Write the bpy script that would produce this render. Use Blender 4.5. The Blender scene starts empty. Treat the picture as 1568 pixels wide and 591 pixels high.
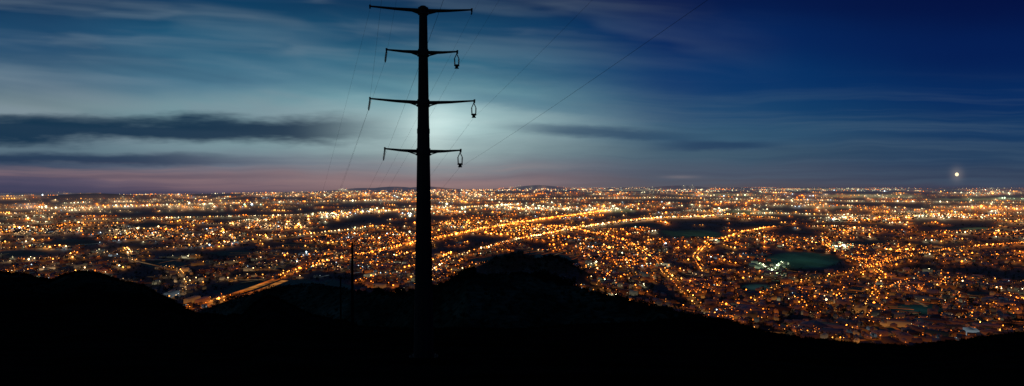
import bpy, math, numpy as np
from mathutils import Vector
rng = np.random.default_rng(11)
scene = bpy.context.scene
F = 940.0; HX = 784.0; HY = 283.0; CAMZ = 300.0   # focal length / horizon of a 1568 px wide survey sketch

# ------------------------------------------------------------------ helpers
def lin(c):
    return tuple((v/255/12.92 if v/255 <= .04045 else ((v/255+.055)/1.055)**2.4) for v in c)

def mesh_np(name, verts, faces, attrs=None, mat=None, smooth=False, parent=None):
    verts = np.asarray(verts, dtype=np.float32); faces = np.asarray(faces, dtype=np.int32)
    me = bpy.data.meshes.new(name)
    n, k = faces.shape
    me.vertices.add(len(verts)); me.vertices.foreach_set("co", verts.ravel())
    me.loops.add(n*k); me.loops.foreach_set("vertex_index", faces.ravel())
    me.polygons.add(n); me.polygons.foreach_set("loop_start", np.arange(0, n*k, k, dtype=np.int32))
    me.update(calc_edges=True)
    if smooth: me.polygons.foreach_set("use_smooth", np.ones(n, dtype=bool))
    for an, arr in (attrs or {}).items():
        a = me.attributes.new(an, 'FLOAT_COLOR', 'POINT')
        arr = np.asarray(arr, dtype=np.float32)
        full = np.ones((len(verts), 4), dtype=np.float32); full[:, :3] = arr
        a.data.foreach_set("color", full.ravel())
    ob = bpy.data.objects.new(name, me); scene.collection.objects.link(ob)
    if mat: me.materials.append(mat)
    if parent: ob.parent = parent
    return ob

def _hash(ix, iy, seed):
    h = (ix.astype(np.int64)*374761393 + iy.astype(np.int64)*668265263 + seed*1442695041) & 0xffffffff
    h = ((h ^ (h >> 13))*1274126177) & 0xffffffff
    h = h ^ (h >> 16)
    return (h & 0xffff)/65535.0
def vnoise(x, y, seed=0):
    ix = np.floor(x); iy = np.floor(y); fx = x-ix; fy = y-iy
    fx = fx*fx*(3-2*fx); fy = fy*fy*(3-2*fy)
    a = _hash(ix, iy, seed); b = _hash(ix+1, iy, seed); c = _hash(ix, iy+1, seed); d = _hash(ix+1, iy+1, seed)
    return (a*(1-fx)+b*fx)*(1-fy)+(c*(1-fx)+d*fx)*fy
def fbm(x, y, o=4, seed=0):
    s = 0; a = .5; t = 0
    for i in range(o):
        s = s+a*vnoise(x, y, seed+i*17); t += a; a *= .5
        x, y = (x*.8-y*.6)*2.03+5.1, (x*.6+y*.8)*2.03+1.7
    return s/t
def sstep(a, b, x):
    t = np.clip((x-a)/(b-a), 0, 1); return t*t*(3-2*t)

# ------------------------------------------------------------------ terrain height
T1 = np.array([(-500,400,520),(-100,412,520),(0,417,500),(40,421,500),(75,429,490),(100,420,480),(122,414,480),(140,416,480),(170,426,470),
 (215,439,440),(260,461,420),(300,482,400),(340,489,350),(370,487,300),(392,466,260),(410,454,260),(424,458,260),(448,470,260),
 (475,484,255),(520,493,230),(560,502,210),(650,505,200),(800,503,200),(900,496,220),(1000,494,260),(1060,489,290),(1110,492,300),
 (1150,505,310),(1210,519,320),(1290,527,320),(1400,530,330),(1490,522,330),(1568,514,330),(2200,500,330)], float)
T2 = np.array([(150,560,1100),(250,500,1150),(300,478,1250),(350,460,1250),(420,440,1200),(480,434,1150),(540,445,1000),(600,450,900),(640,444,820),
 (690,430,760),(715,420,740),(745,423,740),(800,418,760),(840,422,760),(870,432,740),(900,442,700),(960,457,650),(1000,469,620),(1060,486,560),
 (1110,498,520),(1150,520,500),(1300,600,500)], float)
HRZ = np.array([(-600,20),(0,17.5),(300,14),(650,8),(1000,3.5),(1568,5),(2300,10)], float)
HILLS = [(790,388,1950,130,260),(845,395,1900,110,220),
         (1020,353,3600,100,200),(1065,365,3200,150,180),
         (140,295,15500,1000,900),(215,298.5,15500,900,900),(365,302.5,11500,420,500),(330,304.5,11500,500,500),(60,299,15500,900,900)]
FAR = [(600,285.5,52000,2600),(650,285,55000,2400),(820,281.8,52000,2200),(560,287,50000,3000),(1040,282.5,50000,2200)]
def sx_of(X): return (X-HX)/F
def terrain(x, y):
    x = np.asarray(x, float); y = np.asarray(y, float)
    r = np.hypot(x, y); a = np.arctan2(x, y); ac = np.clip(a, -1.05, 1.05)
    D = r*np.cos(ac); X = HX+F*np.tan(ac)
    t1 = (np.interp(X, T1[:,0], T1[:,1])-HY)/F; d1 = np.interp(X, T1[:,0], T1[:,2])
    q = np.clip(1-D/d1, 0, 1)
    near = -(t1+(np.maximum(.27-t1, .02))*q**1.3)*D-1.7*q
    k1 = np.maximum(t1*1.35+.04, .2)
    near = np.where(D > d1, -t1*d1-(D-d1)*k1, near)
    t2 = (np.interp(X, T2[:,0], T2[:,1])-HY)/F; d2 = np.interp(X, T2[:,0], T2[:,2])
    z2 = np.where(D < d2, -t2*d2-(d2-D)*.10, -t2*d2-(D-d2)*(t2*1.3+.06))
    z2 = np.where((X > 155) & (X < 1290), z2, -999)
    th = np.interp(X, HRZ[:,0], HRZ[:,1])/F*1.01
    base = -np.maximum(300, th*D)
    hz = np.zeros_like(D)
    for (hx, hy, hd, wx, wy) in HILLS:
        cx = sx_of(hx)*hd; top = 300-(hy-HY)/F*hd
        hz = np.maximum(hz, top*np.exp(-((x-cx)/wx)**2-((y-hd)/wy)**2))
    fz = np.zeros_like(D)
    for (hx, hy, hd, wx) in FAR:
        cx = sx_of(hx)*hd; tb = np.interp(hx, HRZ[:,0], HRZ[:,1])/F*hd
        fz = np.maximum(fz, (max(300, tb)-(hy-HY)/F*hd)*np.exp(-((x-cx)/wx)**2-((y-hd)/2500)**2))
    und = (fbm(x/1400, y/1400, 3, 3)-.5)*34*sstep(1800, 5000, D)
    plain = base+hz+fz
    rough = (fbm(x/24, y/24, 4, 7)-.5)*np.clip(.009*D, .15, 4)+(fbm(x/90, y/90, 3, 9)-.5)*np.clip(.013*D, 0, 7)
    hill = np.maximum(near, z2)+rough*sstep(5, 60, D)
    ishill = np.maximum(hill+300, hz)
    z = np.maximum(hill, plain+und*(hz < 20))+CAMZ
    return z, ishill
def gz(x, y): return float(terrain(np.array([x]), np.array([y]))[0][0])

# ------------------------------------------------------------------ city lamps
def ground_xy(X, Y):
    d = CAMZ*F/max(Y-HY, 1.0); return sx_of(X)*d, d
P=[]; C=[]; S=[]; DIR=[]; KIND=[]
SEG=[]   # streets
orange=(1.0,.22,.02); amber=(1.0,.36,.06); warm=(1.0,.58,.25); pale=(1.0,.86,.48); cool=(.72,.9,1.0); green=(.75,1.0,.55)
PAL=np.array([orange,amber,warm,pale,cool,green])
def pick(X, dy, n):
    far = 1-sstep(20, 75, dy); left = 1-sstep(350, 760, X)
    p = np.array([.62,.24,.08,.04,.015,.005])
    p = p*(1-.75*left)+.75*left*np.array([.31,.31,.22,.08,.075,.005])
    p = p*(1-.7*far)+.7*far*np.array([.24,.29,.25,.18,.03,.01])
    p = p/p.sum()
    return rng.choice(6, p=p, size=n)
FIELDS=[(1228,399,62,14),(1405,474,46,10),(1060,360,55,9),(815,398,85,15),(440,445,110,20),(1150,440,26,6),(1500,452,26,6),(1350,505,34,6),
        (1130,325,30,3),(980,345,34,4),(1330,372,34,4),(1180,345,40,4),(1480,350,40,4),(1310,445,20,6),
        (230,345,40,4),(350,388,40,5),(110,372,50,5),(30,388,50,5),(460,375,30,4),(250,404,40,6)]
def infield(X, Y):
    m = np.zeros_like(X, dtype=float)
    wob = 1+1.3*(fbm(X/22, Y/6, 3, 81)-.5)
    for (fx, fy, a, b) in FIELDS:
        m = np.maximum(m, 1-(((X-fx)/a)**2+((Y-fy)/b)**2)*wob*1.1)
    return m
def density(x, y):
    D = np.maximum(y, 1); X = HX+F*x/D; dy = CAMZ*F/D
    n1 = fbm(x/300, y/480, 3, 21); n2 = fbm(x/1400, y/2400, 3, 22)
    w = sstep(3000, 9000, D); n = n1*(1-w)+n2*w
    n = .6*n+.4*fbm(X/110, dy/15, 3, 25)
    m = sstep(.44, .58, n)
    left = 1-sstep(250, 700, X)
    m = m*(1-.35*left*sstep(18, 60, dy))
    m = m*.90+.10
    m = np.where(infield(X, dy+HY) > 0, 0.0, m)
    return m
def add_street(pts, spacing, br, kinds=None, width=8):
    pts = np.array(pts, float); seg = np.diff(pts, axis=0); L = np.hypot(seg[:,0], seg[:,1]); cum = np.r_[0, np.cumsum(L)]
    n = max(2, int(cum[-1]/spacing)); t = (np.arange(n)+rng.uniform(0, 1))*spacing; t = t[t < cum[-1]]
    if len(t) < 1: return
    x = np.interp(t, cum, pts[:,0]); y = np.interp(t, cum, pts[:,1])
    i = np.clip(np.searchsorted(cum, t)-1, 0, len(seg)-1); dv = seg[i]/L[i][:,None]
    side = np.where(np.arange(len(t)) % 2 == 0, 1, -1)*width*.6
    jit = rng.normal(0, 1, len(t))*spacing*.15
    x2 = x-dv[:,1]*side+dv[:,0]*jit; y2 = y+dv[:,0]*side+dv[:,1]*jit
    D = np.maximum(y.mean(), 1); X = HX+F*x.mean()/D; dy = CAMZ*F/D
    if kinds is None:
        main = pick(X, dy, 1)[0]; k = np.where(rng.random(len(t)) < .7, main, pick(X, dy, len(t)))
    else: k = rng.choice(kinds, size=len(t))
    P.append(np.c_[x2, y2]); KIND.append(k); S.append(br*np.exp(rng.normal(0, .72, len(t)))); DIR.append(dv)
    SEG.append((pts, width, PAL[k[0]]*br))
N = 13500
dyv = 3.0+233*rng.random(N)**1.36
Xv = rng.uniform(-160, 1730, N)
yv = CAMZ*F/dyv; xv = sx_of(Xv)*yv
keep = rng.random(N) < density(xv, yv)
bang = fbm(xv/2500, yv/2500, 2, 40)*6.0
for X, dy, x, y, base in zip(Xv[keep], dyv[keep], xv[keep], yv[keep], bang[keep]):
    ang = base+(0 if rng.random() < .55 else math.pi/2)+rng.normal(0, .15)
    L = rng.uniform(10, 60)*y/F*(1+.6*rng.random())
    curv = rng.normal(0, .6)
    n = 6; pts = []; px, py = x, y
    for i in range(n):
        pts.append((px, py)); a = ang+curv*(i/n-.5)
        px += math.cos(a)*L/n; py += math.sin(a)*L/n
    farf = 1-.42*(1-float(sstep(18, 60, dy)))
    add_street(pts, max(22, .0044*y)*rng.uniform(.8, 1.8), .66*farf*math.exp(rng.normal(0, .55)))
ROADS=[([(296,472),(345,455),(400,436),(430,424),(500,402),(560,389),(620,376),(700,358),(760,346),(840,335),(930,324)],2.9,[0,0,1],26),
 ([(300,474),(350,460),(405,442),(435,430)],2.4,[0,1],22),
 ([(330,462),(420,430),(455,412),(520,398),(640,372)],1.5,[0,1],14),
 ([(1097,492),(1068,470),(1040,440),(1022,420),(1005,400),(975,378),(930,360),(870,348),(800,342)],1.6,[0,1],14),
 ([(1120,478),(1180,447),(1240,430),(1300,418),(1400,392),(1480,380),(1600,371)],1.5,[0,1],14),
 ([(1285,524),(1320,490),(1345,455),(1352,425),(1320,402),(1275,385),(1260,368)],1.6,[0,1],14),
 ([(1568,470),(1480,455),(1400,436),(1330,428)],1.4,[0,1],12),
 ([(1290,524),(1350,521),(1420,517),(1500,510)],1.5,[0],10),
 ([(640,424),(690,398),(760,374),(860,352),(960,338),(1100,330)],1.8,[0,1,2],16),
 ([(545,434),(580,422),(640,408),(700,387)],1.5,[0,1],12),
 ([(-60,408),(60,398),(160,388),(300,377),(430,364),(560,350)],1.1,[1,2],14),
 ([(-60,345),(120,338),(300,334),(480,330),(620,322),(800,312)],1.1,[1,2,3],24),
 ([(-40,322),(160,318),(400,311),(700,306),(1000,303),(1300,308),(1600,312)],.9,[2,3,1],40),
 ([(860,352),(1000,335),(1180,326),(1400,332),(1600,340)],1.1,[1,2,3],24),
 ([(1080,418),(1060,396),(1090,372),(1140,356),(1220,344)],1.4,[0,1],12),
 ([(1440,524),(1470,492),(1520,470),(1600,455)],1.5,[0,1],10),
 ([(200,470),(160,440),(120,425)],.8,[1],10),
 ([(250,468),(290,440),(270,415),(200,398),(190,380)],1.1,[1,2],10)]
for pts, br, kinds, w in ROADS:
    g = [ground_xy(*p) for p in pts]
    fine = []
    for (a, b) in zip(g[:-1], g[1:]):
        for t in np.linspace(0, 1, 9)[:-1]: fine.append((a[0]+(b[0]-a[0])*t, a[1]+(b[1]-a[1])*t))
    fine.append(g[-1]); fine = np.array(fine)
    fine[:,0] += (fbm(fine[:,0]/300, fine[:,1]/300, 2, 51)-.5)*fine[:,1]*.014
    for i in range(0, len(fine)-4, 4):
        seg = fine[i:i+5]; add_street(seg, max(16, .0027*seg[:,1].mean()), br*rng.uniform(.7, 1.2), kinds, w)
CL=[(505,330,26,3,2.1,3),(1290,378,12,2.5,2.4,5),(720,300,70,5,1.7,2),(640,296,90,4,1.6,2),(820,318,60,5,1.6,3),(930,322,40,4,1.7,3),(1130,323,40,3,1.8,3),
    (560,300,80,5,1.4,1),(450,298,90,3,1.1,2),(300,318,60,4,1.1,2),(120,320,50,4,1.1,2),(200,308,80,3,1.0,2),(1340,290,60,2,1.4,3),(1200,291,90,2,1.3,3),(1500,296,60,2,1.3,3),(1050,292,70,3,1.4,3),(880,290,70,2,1.5,3),(760,291,90,2,1.6,2),(1440,332,60,3,1.5,3),(1300,335,50,3,1.5,3),
    (1130,480,40,14,1.4,0),(1340,400,40,8,1.6,0),(1090,440,30,10,1.4,0),(1385,440,35,8,1.5,0),(1250,505,40,8,1.4,0),(1540,465,25,8,1.5,0),(1440,505,50,9,1.4,0),
    (700,345,60,8,1.4,1),(830,350,60,6,1.5,1),(620,370,40,6,1.4,0),(230,362,50,5,1.1,2),(60,355,60,6,1.0,2),(900,390,30,6,1.2,0),(960,400,30,8,1.3,0),(420,348,50,5,1.2,2)]
for (cx, cy, wx, wy, br, kd) in CL:
    n = int(60+wx*wy*.32)
    X = rng.normal(cx, wx*.6, n); Y = np.maximum(rng.normal(cy, wy*.6, n), HY+3.2)
    d = CAMZ*F/(Y-HY); x = sx_of(X)*d
    k = np.where(rng.random(n) < .6, kd, pick(cx, cy-HY, n))
    P.append(np.c_[x, d]); KIND.append(k); S.append(br*.8*np.exp(rng.normal(0, .5, n)))
    aa = rng.uniform(0, 6.28, n); DIR.append(np.c_[np.cos(aa), np.sin(aa)])
for pts in ([(1163,405),(1175,412),(1188,420),(1205,427)],[(1180,418),(1192,409),(1200,402)],[(1285,372),(1292,378),(1305,380)]):
    g = [ground_xy(*p) for p in pts]; add_street(g, 12, 1.0, [5,3,5], 6)
P = np.concatenate(P); K = np.concatenate(KIND); S = np.concatenate(S); DV = np.concatenate(DIR)
z, ish = terrain(P[:,0], P[:,1])
Xp = HX+F*P[:,0]/P[:,1]; Yp = HY+CAMZ*F/P[:,1]
ok = (ish < 26) & (P[:,1] > 900) & (P[:,1] < 88000) & ((infield(Xp, Yp) < 0.05) | (K == 5))
P = P[ok]; K = K[ok]; S = S[ok]; DV = DV[ok]; z = z[ok]
COL = PAL[K]*S[:,None]
print("lamps", len(P))
D = P[:,1]
farp = 1-sstep(15, 70, CAMZ*F/D)
rad = .00047*D*np.exp(rng.normal(0, .32, len(P)))*np.clip(S, .45, 2.6)**.65
rad = np.minimum(rad, 20)
oct_v = np.array([(1,0,0),(-1,0,0),(0,1,0),(0,-1,0),(0,0,1),(0,0,-1)], float)
oct_f = np.array([(0,2,4),(2,1,4),(1,3,4),(3,0,4),(2,0,5),(1,2,5),(3,1,5),(0,3,5)])
cen = np.c_[P, z+6+rad*.5]
V = (cen[:,None,:]+oct_v[None]*rad[:,None,None]).reshape(-1, 3)
Fc = (oct_f[None]+6*np.arange(len(P))[:,None,None]).reshape(-1, 3)
lampcol = np.repeat(COL*(2.2-.75*farp)[:,None], 6, axis=0)

# ------------------------------------------------------------------ materials
def new_mat(name, spec=.1):
    m = bpy.data.materials.new(name); m.use_nodes = True
    nt = m.node_tree; bs = nt.nodes["Principled BSDF"]; bs.inputs["Roughness"].default_value = .95
    bs.inputs["Specular IOR Level"].default_value = spec
    return m, nt, bs
def nd(nt, t, **k):
    n = nt.nodes.new(t)
    for a, b in k.items(): setattr(n, a, b)
    return n
def lamp_material():
    m = bpy.data.materials.new("street_lamp_glow"); m.use_nodes = True; nt = m.node_tree; nt.nodes.clear()
    o = nd(nt, "ShaderNodeOutputMaterial"); e = nd(nt, "ShaderNodeEmission"); a = nd(nt, "ShaderNodeAttribute", attribute_name="lit")
    nt.links.new(a.outputs["Color"], e.inputs[0]); e.inputs[1].default_value = 1.0; nt.links.new(e.outputs[0], o.inputs[0])
    m.cycles.emission_sampling = 'NONE'; return m
mesh_np("city_lights", V, Fc, {"lit": lampcol}, lamp_material())

# ------------------------------------------------------------------ ground sheet with baked lamp glow
angF = np.linspace(-.86, .86, 1200)
ang = np.r_[np.linspace(-math.pi, -.9, 30), angF, np.linspace(.9, math.pi, 30)]
rs = np.r_[.02, np.geomspace(.6, 98, 40), np.geomspace(100, 880, 190), 1/np.linspace(1/888, 1/24000, 260), np.geomspace(25500, 95000, 26)]
A, R = np.meshgrid(ang, rs)
GX = R*np.sin(A); GY = R*np.cos(A)
GZ, GH = terrain(GX, GY)
nr, na = A.shape
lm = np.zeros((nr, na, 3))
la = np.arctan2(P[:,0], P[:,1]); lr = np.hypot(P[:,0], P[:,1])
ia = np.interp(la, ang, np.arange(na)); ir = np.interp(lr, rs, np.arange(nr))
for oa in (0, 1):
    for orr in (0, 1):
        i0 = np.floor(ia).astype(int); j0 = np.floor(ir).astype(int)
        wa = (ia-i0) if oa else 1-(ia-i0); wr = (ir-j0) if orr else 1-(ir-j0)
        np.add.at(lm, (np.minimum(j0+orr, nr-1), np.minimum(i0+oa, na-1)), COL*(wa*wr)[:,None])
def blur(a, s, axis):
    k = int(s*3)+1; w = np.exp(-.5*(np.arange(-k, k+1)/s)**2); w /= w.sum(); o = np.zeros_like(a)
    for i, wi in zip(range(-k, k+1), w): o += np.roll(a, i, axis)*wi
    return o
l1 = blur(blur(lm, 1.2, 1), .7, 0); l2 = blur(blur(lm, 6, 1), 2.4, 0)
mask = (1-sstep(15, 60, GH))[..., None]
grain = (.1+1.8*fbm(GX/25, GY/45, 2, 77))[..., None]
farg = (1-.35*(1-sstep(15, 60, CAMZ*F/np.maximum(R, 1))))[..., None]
LM = (l1*.42*grain+l2*.17)*mask*farg  # street-lamp glow baked from lamp positions into the ground's emission
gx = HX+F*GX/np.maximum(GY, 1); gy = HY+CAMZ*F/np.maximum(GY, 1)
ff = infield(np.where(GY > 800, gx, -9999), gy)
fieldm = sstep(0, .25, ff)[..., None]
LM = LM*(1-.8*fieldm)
n = fbm(GX/120, GY/200, 3, 61)[..., None]
urban = np.array([.05,.06,.065])*(.4+1.1*n); grass = np.array([.045,.10,.07])*(.7+.6*n); scrub = np.array([.006,.006,.005])*(.3+n)
mott = sstep(.3, .7, fbm(GX/45, GY/90, 4, 62))[..., None]
rockg = np.array([.018,.024,.015])*(.5+.9*mott)
slope_l = (sstep(280, 340, gx)*(1-sstep(560, 640, gx)))[..., None]
rockg = rockg*(1+.6*slope_l)
hm = sstep(15, 60, GH)[..., None]
nearm = (1-sstep(330, 640, R))[..., None]
base = urban*(1-fieldm)+grass*fieldm
base = base*(1-hm)+hm*(scrub*nearm+rockg*(1-nearm))
painted_spill = np.zeros_like(LM)  # floodlit patches on fields and plain, painted into the ground's emission
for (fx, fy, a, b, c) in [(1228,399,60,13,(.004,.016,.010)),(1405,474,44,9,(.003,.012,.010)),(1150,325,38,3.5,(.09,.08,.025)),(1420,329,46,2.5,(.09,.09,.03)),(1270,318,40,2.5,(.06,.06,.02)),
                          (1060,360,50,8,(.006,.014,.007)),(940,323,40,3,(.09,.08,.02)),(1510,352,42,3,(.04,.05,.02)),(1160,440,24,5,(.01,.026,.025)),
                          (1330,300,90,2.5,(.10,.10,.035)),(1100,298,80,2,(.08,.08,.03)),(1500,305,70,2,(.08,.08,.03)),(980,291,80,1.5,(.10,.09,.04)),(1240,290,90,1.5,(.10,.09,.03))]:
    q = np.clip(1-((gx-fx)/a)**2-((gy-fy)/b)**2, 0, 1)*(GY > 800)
    painted_spill += (q**.6)[..., None]*np.array(c)*(.2+1.6*fbm(GX/60, GY/90, 3, 63)[..., None])
LM = LM+painted_spill
idx = np.arange(nr*na).reshape(nr, na)
quads = np.stack([idx[:-1,:-1], idx[1:,:-1], idx[1:,1:], idx[:-1,1:]], -1).reshape(-1, 4)[:, ::-1]
gm, nt, bs = new_mat("ground_land", 0.0)
at = nd(nt, "ShaderNodeAttribute", attribute_name="land"); lt = nd(nt, "ShaderNodeAttribute", attribute_name="lit")
geo = nd(nt, "ShaderNodeNewGeometry")
vor = nd(nt, "ShaderNodeTexVoronoi"); vor.inputs["Scale"].default_value = 1/160
noi = nd(nt, "ShaderNodeTexNoise"); noi.inputs["Scale"].default_value = .12; noi.inputs["Detail"].default_value = 4
nt.links.new(geo.outputs["Position"], vor.inputs["Vector"]); nt.links.new(geo.outputs["Position"], noi.inputs["Vector"])
hs = nd(nt, "ShaderNodeSeparateColor"); nt.links.new(vor.outputs["Color"], hs.inputs[0])
mr = nd(nt, "ShaderNodeMapRange"); mr.inputs["To Min"].default_value = .6; mr.inputs["To Max"].default_value = 1.4; nt.links.new(hs.outputs[0], mr.inputs[0])
mr2 = nd(nt, "ShaderNodeMapRange"); mr2.inputs["From Min"].default_value = .35; mr2.inputs["From Max"].default_value = .65; mr2.inputs["To Min"].default_value = .5; mr2.inputs["To Max"].default_value = 1.5; nt.links.new(noi.outputs[0], mr2.inputs[0])
mm = nd(nt, "ShaderNodeMath", operation='MULTIPLY'); nt.links.new(mr.outputs[0], mm.inputs[0]); nt.links.new(mr2.outputs[0], mm.inputs[1])
vm = nd(nt, "ShaderNodeVectorMath", operation='SCALE'); nt.links.new(at.outputs["Color"], vm.inputs[0]); nt.links.new(mm.outputs[0], vm.inputs["Scale"])
nt.links.new(vm.outputs[0], bs.inputs["Base Color"])
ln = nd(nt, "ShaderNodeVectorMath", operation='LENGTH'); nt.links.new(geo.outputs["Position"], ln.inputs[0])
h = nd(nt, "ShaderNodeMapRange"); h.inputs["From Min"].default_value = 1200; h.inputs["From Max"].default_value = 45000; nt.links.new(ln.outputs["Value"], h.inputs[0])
hc = nd(nt, "ShaderNodeVectorMath", operation='SCALE'); hc.inputs[0].default_value = (.046, .048, .072); nt.links.new(h.outputs[0], hc.inputs["Scale"])  # aerial haze painted on as emission, stronger with distance
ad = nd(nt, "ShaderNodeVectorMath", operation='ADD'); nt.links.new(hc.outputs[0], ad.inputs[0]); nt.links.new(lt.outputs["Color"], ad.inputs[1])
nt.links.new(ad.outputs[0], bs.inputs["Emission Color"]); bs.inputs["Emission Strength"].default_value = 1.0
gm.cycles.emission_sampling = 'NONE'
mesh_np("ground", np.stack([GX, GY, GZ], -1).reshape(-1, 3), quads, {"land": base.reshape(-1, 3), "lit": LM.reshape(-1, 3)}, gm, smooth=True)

# ------------------------------------------------------------------ streets (asphalt ribbons)
rv=[]; rf=[]; rc=[]
SEGN = [s for s in SEG if s[0][:,1].mean() < 9000 and s[0][:,1].min() > 950]
allp = np.concatenate([s[0] for s in SEGN]); az_, ai_ = terrain(allp[:,0], allp[:,1]); off = 0
for pts, w, c in SEGN:
    zz = az_[off:off+len(pts)]; ii = ai_[off:off+len(pts)]; off += len(pts)
    if ii.max() > 26: continue
    d = np.gradient(pts, axis=0); d /= np.hypot(d[:,0], d[:,1])[:,None]+1e-9; nn = np.c_[-d[:,1], d[:,0]]*w/2
    b = len(rv)
    for i in range(len(pts)):
        rv.append((pts[i,0]+nn[i,0], pts[i,1]+nn[i,1], zz[i]+.8)); rv.append((pts[i,0]-nn[i,0], pts[i,1]-nn[i,1], zz[i]+.8))
        v = c*(.20 if w < 20 else .30)*rng.uniform(.3, 1.6); rc.append(v); rc.append(v)  # lamplight on the road surface painted as emission
        if i: rf.append((b+2*i-2, b+2*i, b+2*i+1, b+2*i-1))
sm, nt, bs = new_mat("asphalt_painted_lamplight"); bs.inputs["Base Color"].default_value = (.05,.05,.05,1)
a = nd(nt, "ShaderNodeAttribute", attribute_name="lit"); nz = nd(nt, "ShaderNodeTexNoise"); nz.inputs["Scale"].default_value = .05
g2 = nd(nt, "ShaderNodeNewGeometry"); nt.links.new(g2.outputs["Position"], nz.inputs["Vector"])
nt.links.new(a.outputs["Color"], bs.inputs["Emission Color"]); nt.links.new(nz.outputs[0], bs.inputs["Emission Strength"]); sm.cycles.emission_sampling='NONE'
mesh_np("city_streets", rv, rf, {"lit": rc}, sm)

# ------------------------------------------------------------------ houses along the nearer streets
sel = np.where((P[:,1] < 6500) & (rng.random(len(P)) < .75))[0]
hp = P[sel]; hd = DV[sel]; hc_ = COL[sel]
side = rng.choice([-1, 1], len(sel))*rng.uniform(14, 30, len(sel))
hx = hp[:,0]-hd[:,1]*side; hy = hp[:,1]+hd[:,0]*side
hz_, hi = terrain(hx, hy)
big = rng.random(len(sel)) < .07
ln_ = np.where(big, rng.uniform(20, 45, len(sel)), rng.uniform(8, 18, len(sel))); wd = np.where(big, rng.uniform(14, 24, len(sel)), rng.uniform(7, 10, len(sel)))
ht = np.where(big, rng.uniform(7, 12, len(sel)), rng.uniform(4.5, 6.5, len(sel))); rt = np.where(big, 1.5, rng.uniform(2, 3.5, len(sel)))
lv = np.array([(-1,-1,0),(1,-1,0),(1,1,0),(-1,1,0),(-1,-1,1),(1,-1,1),(1,1,1),(-1,1,1),(-1,0,2),(1,0,2)], float)
hf = np.array([(0,1,5),(0,5,4),(1,2,6),(1,6,5),(2,3,7),(2,7,6),(3,0,4),(3,4,7),(5,6,9),(7,4,8),(4,5,9),(4,9,8),(6,7,8),(6,8,9)])
m = len(sel); hv = np.zeros((m, 10, 3))
ux = lv[None,:,0]*ln_[:,None]/2; uy = lv[None,:,1]*wd[:,None]/2
hv[...,0] = hx[:,None]+hd[:,0:1]*ux-hd[:,1:2]*uy; hv[...,1] = hy[:,None]+hd[:,1:2]*ux+hd[:,0:1]*uy
zz = np.where(lv[None,:,2] == 0, -1.0, np.where(lv[None,:,2] == 1, ht[:,None], ht[:,None]+rt[:,None])); hv[...,2] = hz_[:,None]+zz
litw = np.array([1,1,1,1,.45,.45,.45,.45,.04,.04])  # lamplight painted into the walls, strongest at the base, fading to the ridge
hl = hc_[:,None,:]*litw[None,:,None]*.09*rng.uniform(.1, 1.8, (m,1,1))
alb = np.array([.12,.13,.13])*rng.uniform(.3, 1.7, (m,1))
ha = np.repeat(alb[:,None,:], 10, 1)
okh = (hi < 24)
hm_, nt, bs = new_mat("house_render_and_slate")
a = nd(nt, "ShaderNodeAttribute", attribute_name="wall"); b = nd(nt, "ShaderNodeAttribute", attribute_name="lit")
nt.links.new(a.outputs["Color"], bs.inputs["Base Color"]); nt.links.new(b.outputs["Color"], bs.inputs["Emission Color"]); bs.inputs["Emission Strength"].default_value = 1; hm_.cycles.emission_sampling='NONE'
hv = hv[okh]; m = len(hv)
mesh_np("suburban_houses", hv.reshape(-1, 3), (hf[None]+10*np.arange(m)[:,None,None]).reshape(-1, 3), {"wall": ha[okh].reshape(-1, 3), "lit": hl[okh].reshape(-1, 3)}, hm_)

# ------------------------------------------------------------------ foliage masses
def foliage(name, cx, cy, size, leaves, col, flat=.7, leaf=.13):
    n = len(cx); zc, _ = terrain(cx, cy)
    u = rng.normal(0, 1, (n, leaves, 3)); u /= np.linalg.norm(u, axis=2, keepdims=True); rr = rng.random((n, leaves, 1))**.45
    lob = 1+.35*np.sin(u[...,0:1]*4+rng.uniform(0, 6, (n,1,1)))*np.cos(u[...,1:2]*3+rng.uniform(0, 6, (n,1,1)))
    c = u*rr*lob*size[:,None,None]*.5; c[...,2] *= flat; c[...,2] += size[:,None]*.5*flat*.75
    c[...,0] += cx[:,None]; c[...,1] += cy[:,None]; c[...,2] += zc[:,None]
    tr = rng.normal(0, 1, (n, leaves, 3, 3))*size[:,None,None,None]*leaf
    v = (c[:,:,None,:]+tr).reshape(-1, 3)
    f = np.arange(len(v)).reshape(-1, 3)
    shade = np.repeat(rng.uniform(.5, 1.6, (n*leaves, 1)), 3, 0)*np.array(col)
    b = len(v)
    ring = np.array([(math.cos(q), math.sin(q)) for q in np.linspace(0, 2*math.pi, 5)[:-1]])
    tv = np.zeros((n, 8, 3))
    tv[:, :4, 0] = cx[:,None]+ring[None,:,0]*size[:,None]*.04; tv[:, :4, 1] = cy[:,None]+ring[None,:,1]*size[:,None]*.04; tv[:, :4, 2] = zc[:,None]-.3
    tv[:, 4:, 0] = cx[:,None]+ring[None,:,0]*size[:,None]*.015; tv[:, 4:, 1] = cy[:,None]+ring[None,:,1]*size[:,None]*.015; tv[:, 4:, 2] = (zc+size*.5*flat)[:,None]
    q = np.array([(0,1,5),(0,5,4),(1,2,6),(1,6,5),(2,3,7),(2,7,6),(3,0,4),(3,4,7)])
    tf = (q[None]+8*np.arange(n)[:,None,None]+b).reshape(-1, 3)
    v = np.r_[v, tv.reshape(-1, 3)]; f = np.r_[f, tf]; shade = np.r_[shade, np.tile(np.array([.012,.009,.006]), (n*8, 1))]
    mt, nt, bs = new_mat(name+"_leaves", 0.0); a = nd(nt, "ShaderNodeAttribute", attribute_name="leaf"); nt.links.new(a.outputs["Color"], bs.inputs["Base Color"])
    return mesh_np(name, v, f, {"leaf": shade}, mt)
nT = 9000; dyt = rng.uniform(55, 240, nT); yt = CAMZ*F/dyt; Xt = rng.uniform(-100, 1680, nT); xt = sx_of(Xt)*yt
_, hi = terrain(xt, yt); inf = infield(Xt, dyt+HY)
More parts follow.
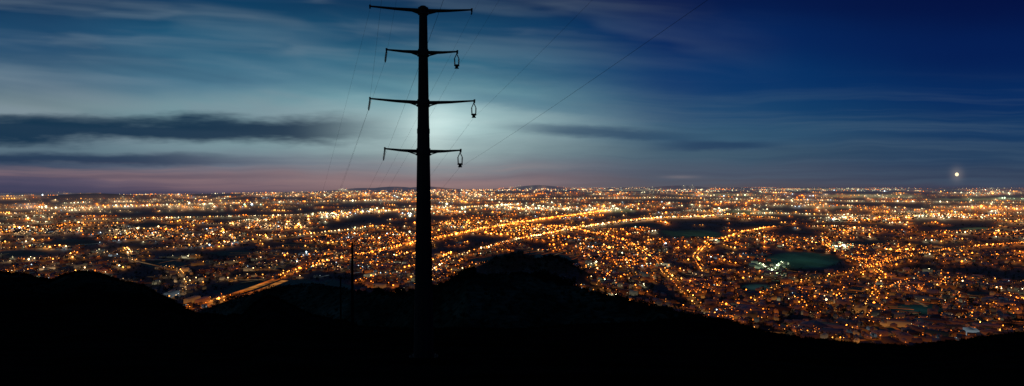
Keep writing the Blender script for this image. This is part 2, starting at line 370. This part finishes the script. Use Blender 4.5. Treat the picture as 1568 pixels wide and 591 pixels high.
kp = (hi < 90) & (yt > 1000) & (inf < .1); xt = xt[kp]; yt = yt[kp]
foliage("town_trees", xt, yt, rng.uniform(8, 16, len(xt)), 14, (.03,.055,.035), .9)
nS = 5200; Xs = rng.uniform(-120, 1680, nS); d1 = np.interp(Xs, T1[:,0], T1[:,2]); ds = d1*np.where(rng.random(nS) < .75, rng.normal(1, .03, nS), rng.uniform(.5, 1.05, nS))
foliage("hill_scrub", sx_of(Xs)*ds, ds, rng.uniform(.5, 1.9, nS)*ds/260, 24, (.006,.007,.004), .6, .17)
nS = 1700; Xs = rng.uniform(400, 1150, nS); d2 = np.interp(Xs, T2[:,0], T2[:,2]); ds = d2*np.where(rng.random(nS) < .45, rng.normal(1, .02, nS), rng.uniform(.6, 1.03, nS))
foliage("hillside_trees", sx_of(Xs)*ds, ds, rng.uniform(2.5, 6, nS), 24, (.014,.02,.011), .7, .16)
Xs = np.r_[rng.normal(715, 9, 30), rng.normal(600, 12, 12), rng.normal(845, 16, 16)]; d2 = np.interp(Xs, T2[:,0], T2[:,2])*rng.normal(.99, .015, len(Xs))
foliage("ridge_copse", sx_of(Xs)*d2, d2, rng.uniform(7, 12, len(Xs)), 70, (.012,.016,.009), .9)
Xs = np.r_[rng.normal(850, 14, 50), rng.uniform(750, 880, 40)]; ds = rng.normal(1900, 50, len(Xs))
foliage("woodland", sx_of(Xs)*ds, ds, rng.uniform(9, 15, len(Xs)), 40, (.015,.022,.015), .8)

# ------------------------------------------------------------------ transmission pylon
steel, nt, bs = new_mat("weathered_galvanised_steel"); bs.inputs["Roughness"].default_value=.8
nz = nd(nt, "ShaderNodeTexNoise"); nz.inputs["Scale"].default_value = 3; rp = nd(nt, "ShaderNodeValToRGB"); rp.color_ramp.elements[0].color=(.012,.010,.009,1); rp.color_ramp.elements[1].color=(.035,.029,.024,1)
nt.links.new(nz.outputs[0], rp.inputs[0]); nt.links.new(rp.outputs[0], bs.inputs["Base Color"])
glassm, nt, bs = new_mat("insulator_porcelain"); bs.inputs["Base Color"].default_value=(.03,.02,.018,1); bs.inputs["Roughness"].default_value=.3
alu, nt, bs = new_mat("conductor_cable"); bs.inputs["Base Color"].default_value=(.05,.05,.05,1)

def frustum(V, Fs, p0, p1, r0, r1, n=12, cap=True, ry=1.0):
    p0 = Vector(p0); p1 = Vector(p1); ax = (p1-p0).normalized()
    up = Vector((0,0,1)) if abs(ax.z) < .9 else Vector((0,1,0))
    a = ax.cross(up).normalized(); b = ax.cross(a).normalized(); s = len(V)
    for p, r in ((p0, r0), (p1, r1)):
        for i in range(n):
            t = 2*math.pi*(i+.5)/n; V.append(p+a*math.cos(t)*r+b*math.sin(t)*r*ry)
    for i in range(n): Fs.append((s+i, s+(i+1)%n, s+n+(i+1)%n, s+n+i))
    if cap: Fs.append(tuple(s+i for i in range(n))[::-1]); Fs.append(tuple(s+n+i for i in range(n)))
def obj(name, V, Fs, mat, parent=None, bevel=0):
    me = bpy.data.meshes.new(name); me.from_pydata([tuple(v) for v in V], [], Fs); me.update(); me.materials.append(mat)
    o = bpy.data.objects.new(name, me); scene.collection.objects.link(o); o.parent = parent
    if bevel:
        bm = o.modifiers.new("bevel", 'BEVEL'); bm.width = bevel; bm.segments = 1
    return o
PD = 52.0; m_px = PD/F
def hz_at(Y, D=PD): return CAMZ-(Y-HY)/F*D
root = bpy.data.objects.new("transmission_pylon", None); scene.collection.objects.link(root)
px0 = sx_of(648.5)*PD; zb = gz(px0, PD)
root.location = (px0, PD, zb)
yaw = math.radians(14)
root.rotation_euler = (0, 0, yaw)
bpy.context.view_layer.update()
Vp=[]; Fp=[]
ztop = hz_at(14)-zb
levels = [0, ztop*.33, ztop*.66, ztop]
rad_at = lambda h: (.86*(1-h/ztop)+.335*(h/ztop))
for i in range(3):
    h0, h1 = levels[i], levels[i+1]
    frustum(Vp, Fp, (0,0,h0-(.6 if i else .0)), (0,0,h1), rad_at(h0)+(.012 if i == 0 else 0), rad_at(h1), 12)
    if i: frustum(Vp, Fp, (0,0,h0-.5), (0,0,h0-.1), rad_at(h0)+.035, rad_at(h0)+.03, 12)
frustum(Vp, Fp, (0,0,-1.0), (0,0,.12), 1.25, 1.25, 12)
frustum(Vp, Fp, (0,0,ztop-.12), (0,0,ztop+.06), .44, .44, 12)
frustum(Vp, Fp, (0,0,ztop+.06), (0,0,ztop+.2), .40, .22, 12)
obj("pole", Vp, Fp, steel, root)
Vs=[]; Fs=[]
for i in range(14):
    t = 2*math.pi*i/14; frustum(Vs, Fs, (1.08*math.cos(t), 1.08*math.sin(t), .1), (1.08*math.cos(t), 1.08*math.sin(t), .28), .04, .04, 6)
for i in range(int((ztop-4)/.45)):
    h_ = 3+i*.45; s_ = 1 if i % 2 else -1; r_ = rad_at(h_); frustum(Vs, Fs, (s_*r_*.25, -r_*.95, h_), (s_*r_*.3, -r_*.95-.13, h_), .012, .012, 6)
obj("base_bolts_and_climbing_pegs", Vs, Fs, steel, root)
ATT=[]
ARMS = [(17,10,15.5,567,723,'earth'),(80.5,76,79,592,701,'cond'),(157,150.5,154,566.5,727,'cond'),(231.5,227,229.5,589,706,'cond')]
cy_, sy_ = math.cos(yaw), math.sin(yaw)
def solve_L(Xt):
    s = sx_of(Xt); return (s*PD-px0)/(cy_-s*sy_)
for li, (Yr, Yl, Yrr, Xl, Xr, kind) in enumerate(ARMS):
    zr = hz_at(Yr)-zb; rp_ = rad_at(zr)
    Va=[]; Fa=[]
    frustum(Va, Fa, (0,0,zr-.3), (0,0,zr+.24), rp_+.06, rp_+.05, 12)
    frustum(Va, Fa, (0,0,zr-.36), (0,0,zr-.3), rp_+.11, rp_+.11, 12)
    for Xt, Yt in ((Xl, Yl), (Xr, Yrr)):
        L = solve_L(Xt); Dt = PD+L*sy_; zt = hz_at(Yt, Dt)-zb; sg = 1 if L > 0 else -1
        zt_c = zt-.03
        p0 = Vector((sg*rp_*.8, 0, zr-.02)); p1 = Vector((L, 0, zt_c)); mid = p0.lerp(p1, .5)+Vector((0,0,-.03))
        frustum(Va, Fa, p0, mid, .21, .145, 8, True, .8); frustum(Va, Fa, mid, p1, .145, .085, 8, True, .8)
        for yy in (-.1, .1):
            frustum(Va, Fa, (sg*(rp_+.02), yy, zr-.28), (sg*(rp_+.75), yy, zr-.07), .05, .03, 6)
        frustum(Va, Fa, (L-sg*.02, 0, zt_c-.2), (L-sg*.02, 0, zt_c+.12), .07, .09, 6)
        Vi=[]; Fi=[]
        if kind == 'earth':
            frustum(Va, Fa, (L, 0, zt_c-.1), (L-sg*.06, 0, zt_c-.1-(.32 if sg > 0 else .05)), .05, .06, 6)
            att = Vector((L, 0, zt_c-.35))
        elif sg > 0:
            top = Vector((L-.08, 0, zt_c-.2))
            frustum(Va, Fa, top+Vector((0,0,.15)), top, .035, .05, 6)
            for s2 in (-1, 1):
                a0 = top; a1 = top+Vector((s2*.19,0,-.40)); a2 = top+Vector((s2*.16,0,-1.0))
                frustum(Vi, Fi, a0, a1, .035, .035, 6); frustum(Vi, Fi, a1, a2, .035, .035, 6)
                for j in range(8):
                    c = a1.lerp(a2, (j+.3)/8) ; frustum(Vi, Fi, c+Vector((0,0,.02)), c+Vector((0,0,-.025)), .045, .075, 8)
                for j in range(4):
                    c = a0.lerp(a1, (j+1)/5.0); frustum(Vi, Fi, c+Vector((0,0,.02)), c+Vector((0,0,-.02)), .035, .06, 8)
            frustum(Va, Fa, top+Vector((-.23,0,-1.0)), top+Vector((.23,0,-1.0)), .06, .06, 6)
            frustum(Va, Fa, top+Vector((0,0,-.92)), top+Vector((0,0,-1.22)), .17, .12, 8)
            frustum(Va, Fa, top+Vector((-.18,0,-1.23)), top+Vector((.18,0,-1.23)), .05, .05, 6)
            att = top+Vector((0,0,-1.24))
        else:
            top = Vector((L+.02, 0, zt_c-.15)); end = top+Vector((-.10, 0, -.72 if li != 1 else -.8))
            frustum(Va, Fa, top+Vector((0,0,.1)), end, .03, .03, 6)
            for j in range(9):
                c = top.lerp(end, (j+.8)/9.5); frustum(Vi, Fi, c+Vector((0,0,.02)), c+Vector((0,0,-.03)), .055, .11, 8)
            frustum(Va, Fa, end, end+Vector((0,0,-.12)), .07, .05, 6)
            att = end
        if Vi: obj("insulator_string", Vi, Fi, glassm, root)
        ATT.append((li, sg, root.matrix_world @ att))
    obj("cross_arm", Va, Fa, steel, root, .01)

# ------------------------------------------------------------------ distant wooden poles
wood, nt, bs = new_mat("creosoted_wood", 0); bs.inputs["Base Color"].default_value=(.012,.009,.007,1)
def wood_pole(X, D, Ytop, r=.16):
    x = sx_of(X)*D; zg = gz(x, D); h_ = hz_at(Ytop, D)-zg
    e = bpy.data.objects.new("utility_pole", None); scene.collection.objects.link(e); e.location = (x, D, zg)
    V=[]; Fs=[]; frustum(V, Fs, (0,0,-1), (0,0,h_), r*1.3, r*.8, 10); obj("shaft", V, Fs, wood, e)
    V=[]; Fs=[]; frustum(V, Fs, (-.75,0,h_-.5), (.75,0,h_-.5), .08, .08, 6)
    frustum(V, Fs, (-.6,0,h_-.5), (0,0,h_-1.2), .03, .03, 6); frustum(V, Fs, (.6,0,h_-.5), (0,0,h_-1.2), .03, .03, 6)
    for q in (-.68, 0.18, .68): frustum(V, Fs, (q,0,h_-.42), (q,0,h_-.12), .05, .07, 8)
    obj("cross_arm", V, Fs, wood, e)
    return Vector((x, D, zg+h_))
tA = wood_pole(539, 150, 372, .30); tB = wood_pole(521, 185, 424, .24); tC = wood_pole(455, 118, 488, .2)

# ------------------------------------------------------------------ wires
def wire(name, pts, r):
    cu = bpy.data.curves.new(name, 'CURVE'); cu.dimensions='3D'; cu.bevel_depth = r; cu.bevel_resolution = 1
    sp = cu.splines.new('POLY'); sp.points.add(len(pts)-1)
    for i, p in enumerate(pts): sp.points[i].co = (p[0], p[1], p[2], 1)
    cu.materials.append(alu); o = bpy.data.objects.new(name, cu); scene.collection.objects.link(o); return o
wroot = bpy.data.objects.new("overhead_power_lines", None); scene.collection.objects.link(wroot)
for li, sg, p in ATT:
    pts=[]
    for i in range(41):
        t = i/40*130
        pts.append((p.x+.258*t, p.y-t, p.z+.075*t+.00035*t*t))
    wire("conductor_uphill", pts, .0046).parent = wroot
    e = tC+Vector((sg*1.4-1.0, 0, (3-li)*.8-1.5)); pts=[]
    for i in range(31):
        t = i/30; q = p.lerp(e, t); q.z -= 4*t*(1-t)*1.6; pts.append(tuple(q))
    wire("conductor_downhill", pts, .0058).parent = wroot
for q in (-.68, .68):
    pts=[]
    for i in range(21):
        t=i/20; a_=tA+Vector((q,0,-.1)); b_=tB+Vector((q,0,-.1)); c=a_.lerp(b_,t); c.z-=4*t*(1-t)*1.2; pts.append(tuple(c))
    wire("pole_line", pts, .01).parent = wroot

# ------------------------------------------------------------------ low bright planet as an emissive sphere
mm_ = bpy.data.materials.new("planet_glow"); mm_.use_nodes=True; nt=mm_.node_tree; nt.nodes.clear()
o=nd(nt,"ShaderNodeOutputMaterial"); e=nd(nt,"ShaderNodeEmission"); nz=nd(nt,"ShaderNodeTexNoise"); nz.inputs["Scale"].default_value=3
rp=nd(nt,"ShaderNodeValToRGB"); rp.color_ramp.elements[0].color=(1,.72,.35,1); rp.color_ramp.elements[1].color=(1,.9,.6,1)
nt.links.new(nz.outputs[0],rp.inputs[0]); nt.links.new(rp.outputs[0],e.inputs[0]); e.inputs[1].default_value=1.6; nt.links.new(e.outputs[0],o.inputs[0]); mm_.cycles.emission_sampling='NONE'
bpy.ops.mesh.primitive_uv_sphere_add(segments=32, ring_count=16, radius=215, location=(sx_of(1465)*90000, 90000, hz_at(267, 90000)))
mo=bpy.context.object; mo.name="bright_planet"; mo.data.materials.append(mm_); mo.scale=(1,1,1.2)

# ------------------------------------------------------------------ sky (world)
w = bpy.data.worlds.new("World"); scene.world = w; w.use_nodes = True; nt = w.node_tree; nt.nodes.clear()
w.cycles.sampling_method = 'NONE'
class E:
    def __init__(s, o): s.o = o
    def _b(a, b, op):
        n = nt.nodes.new("ShaderNodeMath"); n.operation = op
        for i, v in enumerate((a, b)):
            if isinstance(v, E): nt.links.new(v.o, n.inputs[i])
            elif v is not None: n.inputs[i].default_value = v
        return E(n.outputs[0])
    def __add__(a, b): return E._b(a, b, 'ADD')
    def __radd__(a, b): return E._b(b, a, 'ADD')
    def __sub__(a, b): return E._b(a, b, 'SUBTRACT')
    def __rsub__(a, b): return E._b(b, a, 'SUBTRACT')
    def __mul__(a, b): return E._b(a, b, 'MULTIPLY')
    def __rmul__(a, b): return E._b(b, a, 'MULTIPLY')
    def __truediv__(a, b): return E._b(a, b, 'DIVIDE')
    def abs(a): return E._b(a, None, 'ABSOLUTE')
    def exp(a): return E._b(a, None, 'EXPONENT')
    def mx(a, b): return E._b(a, b, 'MAXIMUM')
def ss(a, b, x):
    n = nt.nodes.new("ShaderNodeMapRange"); n.interpolation_type='SMOOTHSTEP'; inv = a > b
    n.inputs["From Min"].default_value = min(a, b); n.inputs["From Max"].default_value = max(a, b)
    n.inputs["To Min"].default_value = 1 if inv else 0; n.inputs["To Max"].default_value = 0 if inv else 1
    nt.links.new(x.o, n.inputs[0]); return E(n.outputs[0])
tc = nt.nodes.new("ShaderNodeTexCoord"); sp = nt.nodes.new("ShaderNodeSeparateXYZ"); nt.links.new(tc.outputs["Generated"], sp.inputs[0])
dx, dy_, dz = E(sp.outputs[0]), E(sp.outputs[1]), E(sp.outputs[2])
ay = dy_.abs().mx(.12)
X = dx/ay*F+HX; Y = HY-dz/ay*F
def noise(x, y, z=0.0, detail=5, rough=.55, scale=1):
    c = nt.nodes.new("ShaderNodeCombineXYZ"); nt.links.new(x.o, c.inputs[0]); nt.links.new(y.o, c.inputs[1]); c.inputs[2].default_value = z
    n = nt.nodes.new("ShaderNodeTexNoise"); n.inputs["Scale"].default_value = scale; n.inputs["Detail"].default_value = detail; n.inputs["Roughness"].default_value = rough
    nt.links.new(c.outputs[0], n.inputs["Vector"]); return E(n.outputs[0])
cols = [
 (40,[(0,(12,50,86)),(60,(38,78,112)),(120,(68,100,124)),(165,(116,136,144)),(225,(84,108,124)),(255,(62,76,100)),(272,(92,84,106)),(288,(66,66,92)),(300,(36,46,72))]),
 (350,[(0,(4,58,94)),(60,(28,88,120)),(120,(72,118,142)),(165,(110,148,158)),(225,(112,142,152)),(250,(98,110,128)),(270,(124,104,114)),(284,(96,82,100)),(294,(64,60,82))]),
 (650,[(0,(0,46,82)),(50,(2,68,104)),(100,(20,98,128)),(150,(82,142,158)),(190,(142,180,184)),(230,(126,152,158)),(255,(110,116,130)),(275,(126,102,112)),(292,(104,84,90))]),
 (1050,[(0,(0,24,74)),(60,(0,38,92)),(120,(0,52,104)),(170,(14,66,108)),(205,(50,88,116)),(235,(58,86,108)),(260,(70,82,102)),(288,(84,80,90))]),
 (1500,[(0,(0,16,66)),(80,(0,28,82)),(150,(2,42,94)),(200,(15,54,96)),(240,(34,62,94)),(270,(52,66,90)),(288,(62,64,84))])]
warp = (noise(X*.004, Y*.012, 3.1, 3)-.5)
Yw = Y+warp*32
fac = 1-Yw/300
def ramp(stops):
    r = nt.nodes.new("ShaderNodeValToRGB"); cr = r.color_ramp; cr.interpolation='EASE'
    st = sorted([(1-y/300, c) for y, c in stops])
    while len(cr.elements) < len(st): cr.elements.new(.5)
    for i, (p, c) in enumerate(st): cr.elements[i].position = p; cr.elements[i].color = (*lin(c), 1)
    nt.links.new(fac.o, r.inputs[0]); return r.outputs[0]
def mix(f, a, b, mode='MIX'):
    n = nt.nodes.new("ShaderNodeMix"); n.data_type='RGBA'; n.blend_type=mode; n.clamp_factor=True
    if isinstance(f, E): nt.links.new(f.o, n.inputs[0])
    else: n.inputs[0].default_value = f
    for i, v in ((6, a), (7, b)):
        if isinstance(v, tuple): n.inputs[i].default_value = (*v, 1)
        else: nt.links.new(v, n.inputs[i])
    return n.outputs[2]
cur = ramp(cols[0][1])
for i in range(1, len(cols)):
    x0, x1 = cols[i-1][0], cols[i][0]
    n = nt.nodes.new("ShaderNodeMapRange"); n.interpolation_type='SMOOTHSTEP'; n.inputs["From Min"].default_value=x0; n.inputs["From Max"].default_value=x1; nt.links.new(X.o, n.inputs[0])
    cur = mix(E(n.outputs[0]), cur, ramp(cols[i][1]))
left = ss(1250, 450, X)
n1 = noise(X*.0014+warp*.8, Y*.013+X*-.0024, 1.7, 3, .5)
n2 = noise(X*.0030+warp*1.2, Y*.034+X*-.0022, 8.3, 3, .5)
n3 = noise(X*.0022, Y*.060+warp*2, 5.5, 3, .55)
nb = noise(X*.006, Y*.03, 2.2, 4, .62)
nb2 = noise(X*.007, Y*.036, 9.2, 4, .62)
light = ss(.42, .70, n1)*ss(240, 185, Y)*left*ss(-40, 60, Y)
cur = mix(light*.6, cur, lin((122,140,152)))
dark = ss(.50, .28, n1)*ss(230, 120, Y)*left
cur = mix(dark*.45, cur, lin((4,60,96)))
fine = ss(.44, .76, n2)*left*ss(262, 200, Y)
cur = mix(fine*.22, cur, lin((146,164,174)))
rv_ = ss(.42, .72, n3)*ss(100, 190, Y)*ss(700, 950, X)
cur = mix(rv_*.26, cur, lin((80,104,124)))
rd = ss(.5, .3, n3)*ss(150, 210, Y)
cur = mix(rd*.18, cur, lin((14,50,84)))
lowp = ss(.46, .66, n3)*ss(240, 260, Y)*ss(297, 284, Y)*ss(1000, 700, X)
cur = mix(lowp*.4, cur, lin((148,118,120)))
def gauss(cx, cy, a, b):
    u = (X-cx)/a; v = (Y-cy)/b; return ((u*u+v*v)*-1).exp()
cur = mix(gauss(670, 192, 230, 66)*(nb*1.2)*.52, cur, lin((180,208,208)))
def bank(yc, th, col, op, xa, xb, xc, xd, nn, soft=.2):
    d = (Y-yc+(nn-.5)*th*2.2).abs()/th
    m = ss(1.3, soft, d)*ss(xa, xb, X)*ss(xd, xc, X)*op
    return mix(m, cur, lin(col))
cur = bank(198+(X-300)*-.004, 22, (4,46,74), .95, -900, -300, 430, 650, nb, .3)
cur = bank(185+(X-100)*.03, 10, (8,48,74), .7, -900, -300, 300, 480, nb2)
cur = bank(243+(X-100)*.01, 10, (14,46,78), .8, -900, -300, 180, 480, nb2)
cur = bank(271+(X-100)*.0, 5, (44,56,84), .35, -900, -300, 250, 520, nb)
cur = bank(201+(X-900)*.05, 9, (16,58,94), .65, 720, 880, 960, 1130, nb2)
cur = bank(224+(X-1150)*.01, 8, (14,50,88), .65, 960, 1080, 1130, 1230, nb)
cur = bank(150+(X-700)*.10, 14, (26,96,128), .35, 480, 620, 820, 1000, nb)
cur = mix(1.0, cur, mix(gauss(684, 192, 56, 40)*(nb*.9+.4), (0,0,0), (.15,.18,.17)), 'ADD')
cur = mix(1.0, cur, mix(gauss(660, 196, 32, 42), (0,0,0), (.13,.14,.12)), 'ADD')
cur = mix(1.0, cur, mix(gauss(1465, 267, 9, 10), (0,0,0), (.10,.075,.055)), 'ADD')
cur = mix(gauss(1042, 271, 26, 2.5)*.6, cur, lin((118,112,120)))
sky = nt.nodes.new("ShaderNodeTexSky"); sky.sky_type='NISHITA'; sky.sun_disc=False
el = math.atan2(HY-192, F); az = math.atan2(655-HX, F)
sky.sun_elevation = el; sky.sun_rotation = az
bg1 = nt.nodes.new("ShaderNodeBackground"); bg2 = nt.nodes.new("ShaderNodeBackground"); ads = nt.nodes.new("ShaderNodeAddShader"); out = nt.nodes.new("ShaderNodeOutputWorld")
nt.links.new(cur, bg1.inputs[0]); bg1.inputs[1].default_value = 1.0
nt.links.new(sky.outputs[0], bg2.inputs[0]); bg2.inputs[1].default_value = .0005
nt.links.new(bg1.outputs[0], ads.inputs[0]); nt.links.new(bg2.outputs[0], ads.inputs[1]); nt.links.new(ads.outputs[0], out.inputs[0])

# ------------------------------------------------------------------ moonlight
sl = bpy.data.lights.new("moonlight", 'SUN'); sl.energy = .02; sl.angle = math.radians(.5); sl.color = (.85,.93,1)
so = bpy.data.objects.new("moonlight", sl); scene.collection.objects.link(so)
dirv = Vector((math.sin(az)*math.cos(el), math.cos(az)*math.cos(el), math.sin(el)))
so.rotation_euler = dirv.to_track_quat('Z', 'Y').to_euler()

# ------------------------------------------------------------------ camera
cd = bpy.data.cameras.new("camera"); cam = bpy.data.objects.new("camera", cd); scene.collection.objects.link(cam)
cd.sensor_width = 36; cd.lens = 36*F/1568; cd.clip_start = .1; cd.clip_end = 300000
cam.location = (0, 0, CAMZ); cam.rotation_euler = (math.radians(90)-math.atan2(295.5-HY, F), 0, 0)
scene.camera = cam
scene.view_settings.view_transform='Standard'; scene.view_settings.look='None'; scene.view_settings.exposure=0
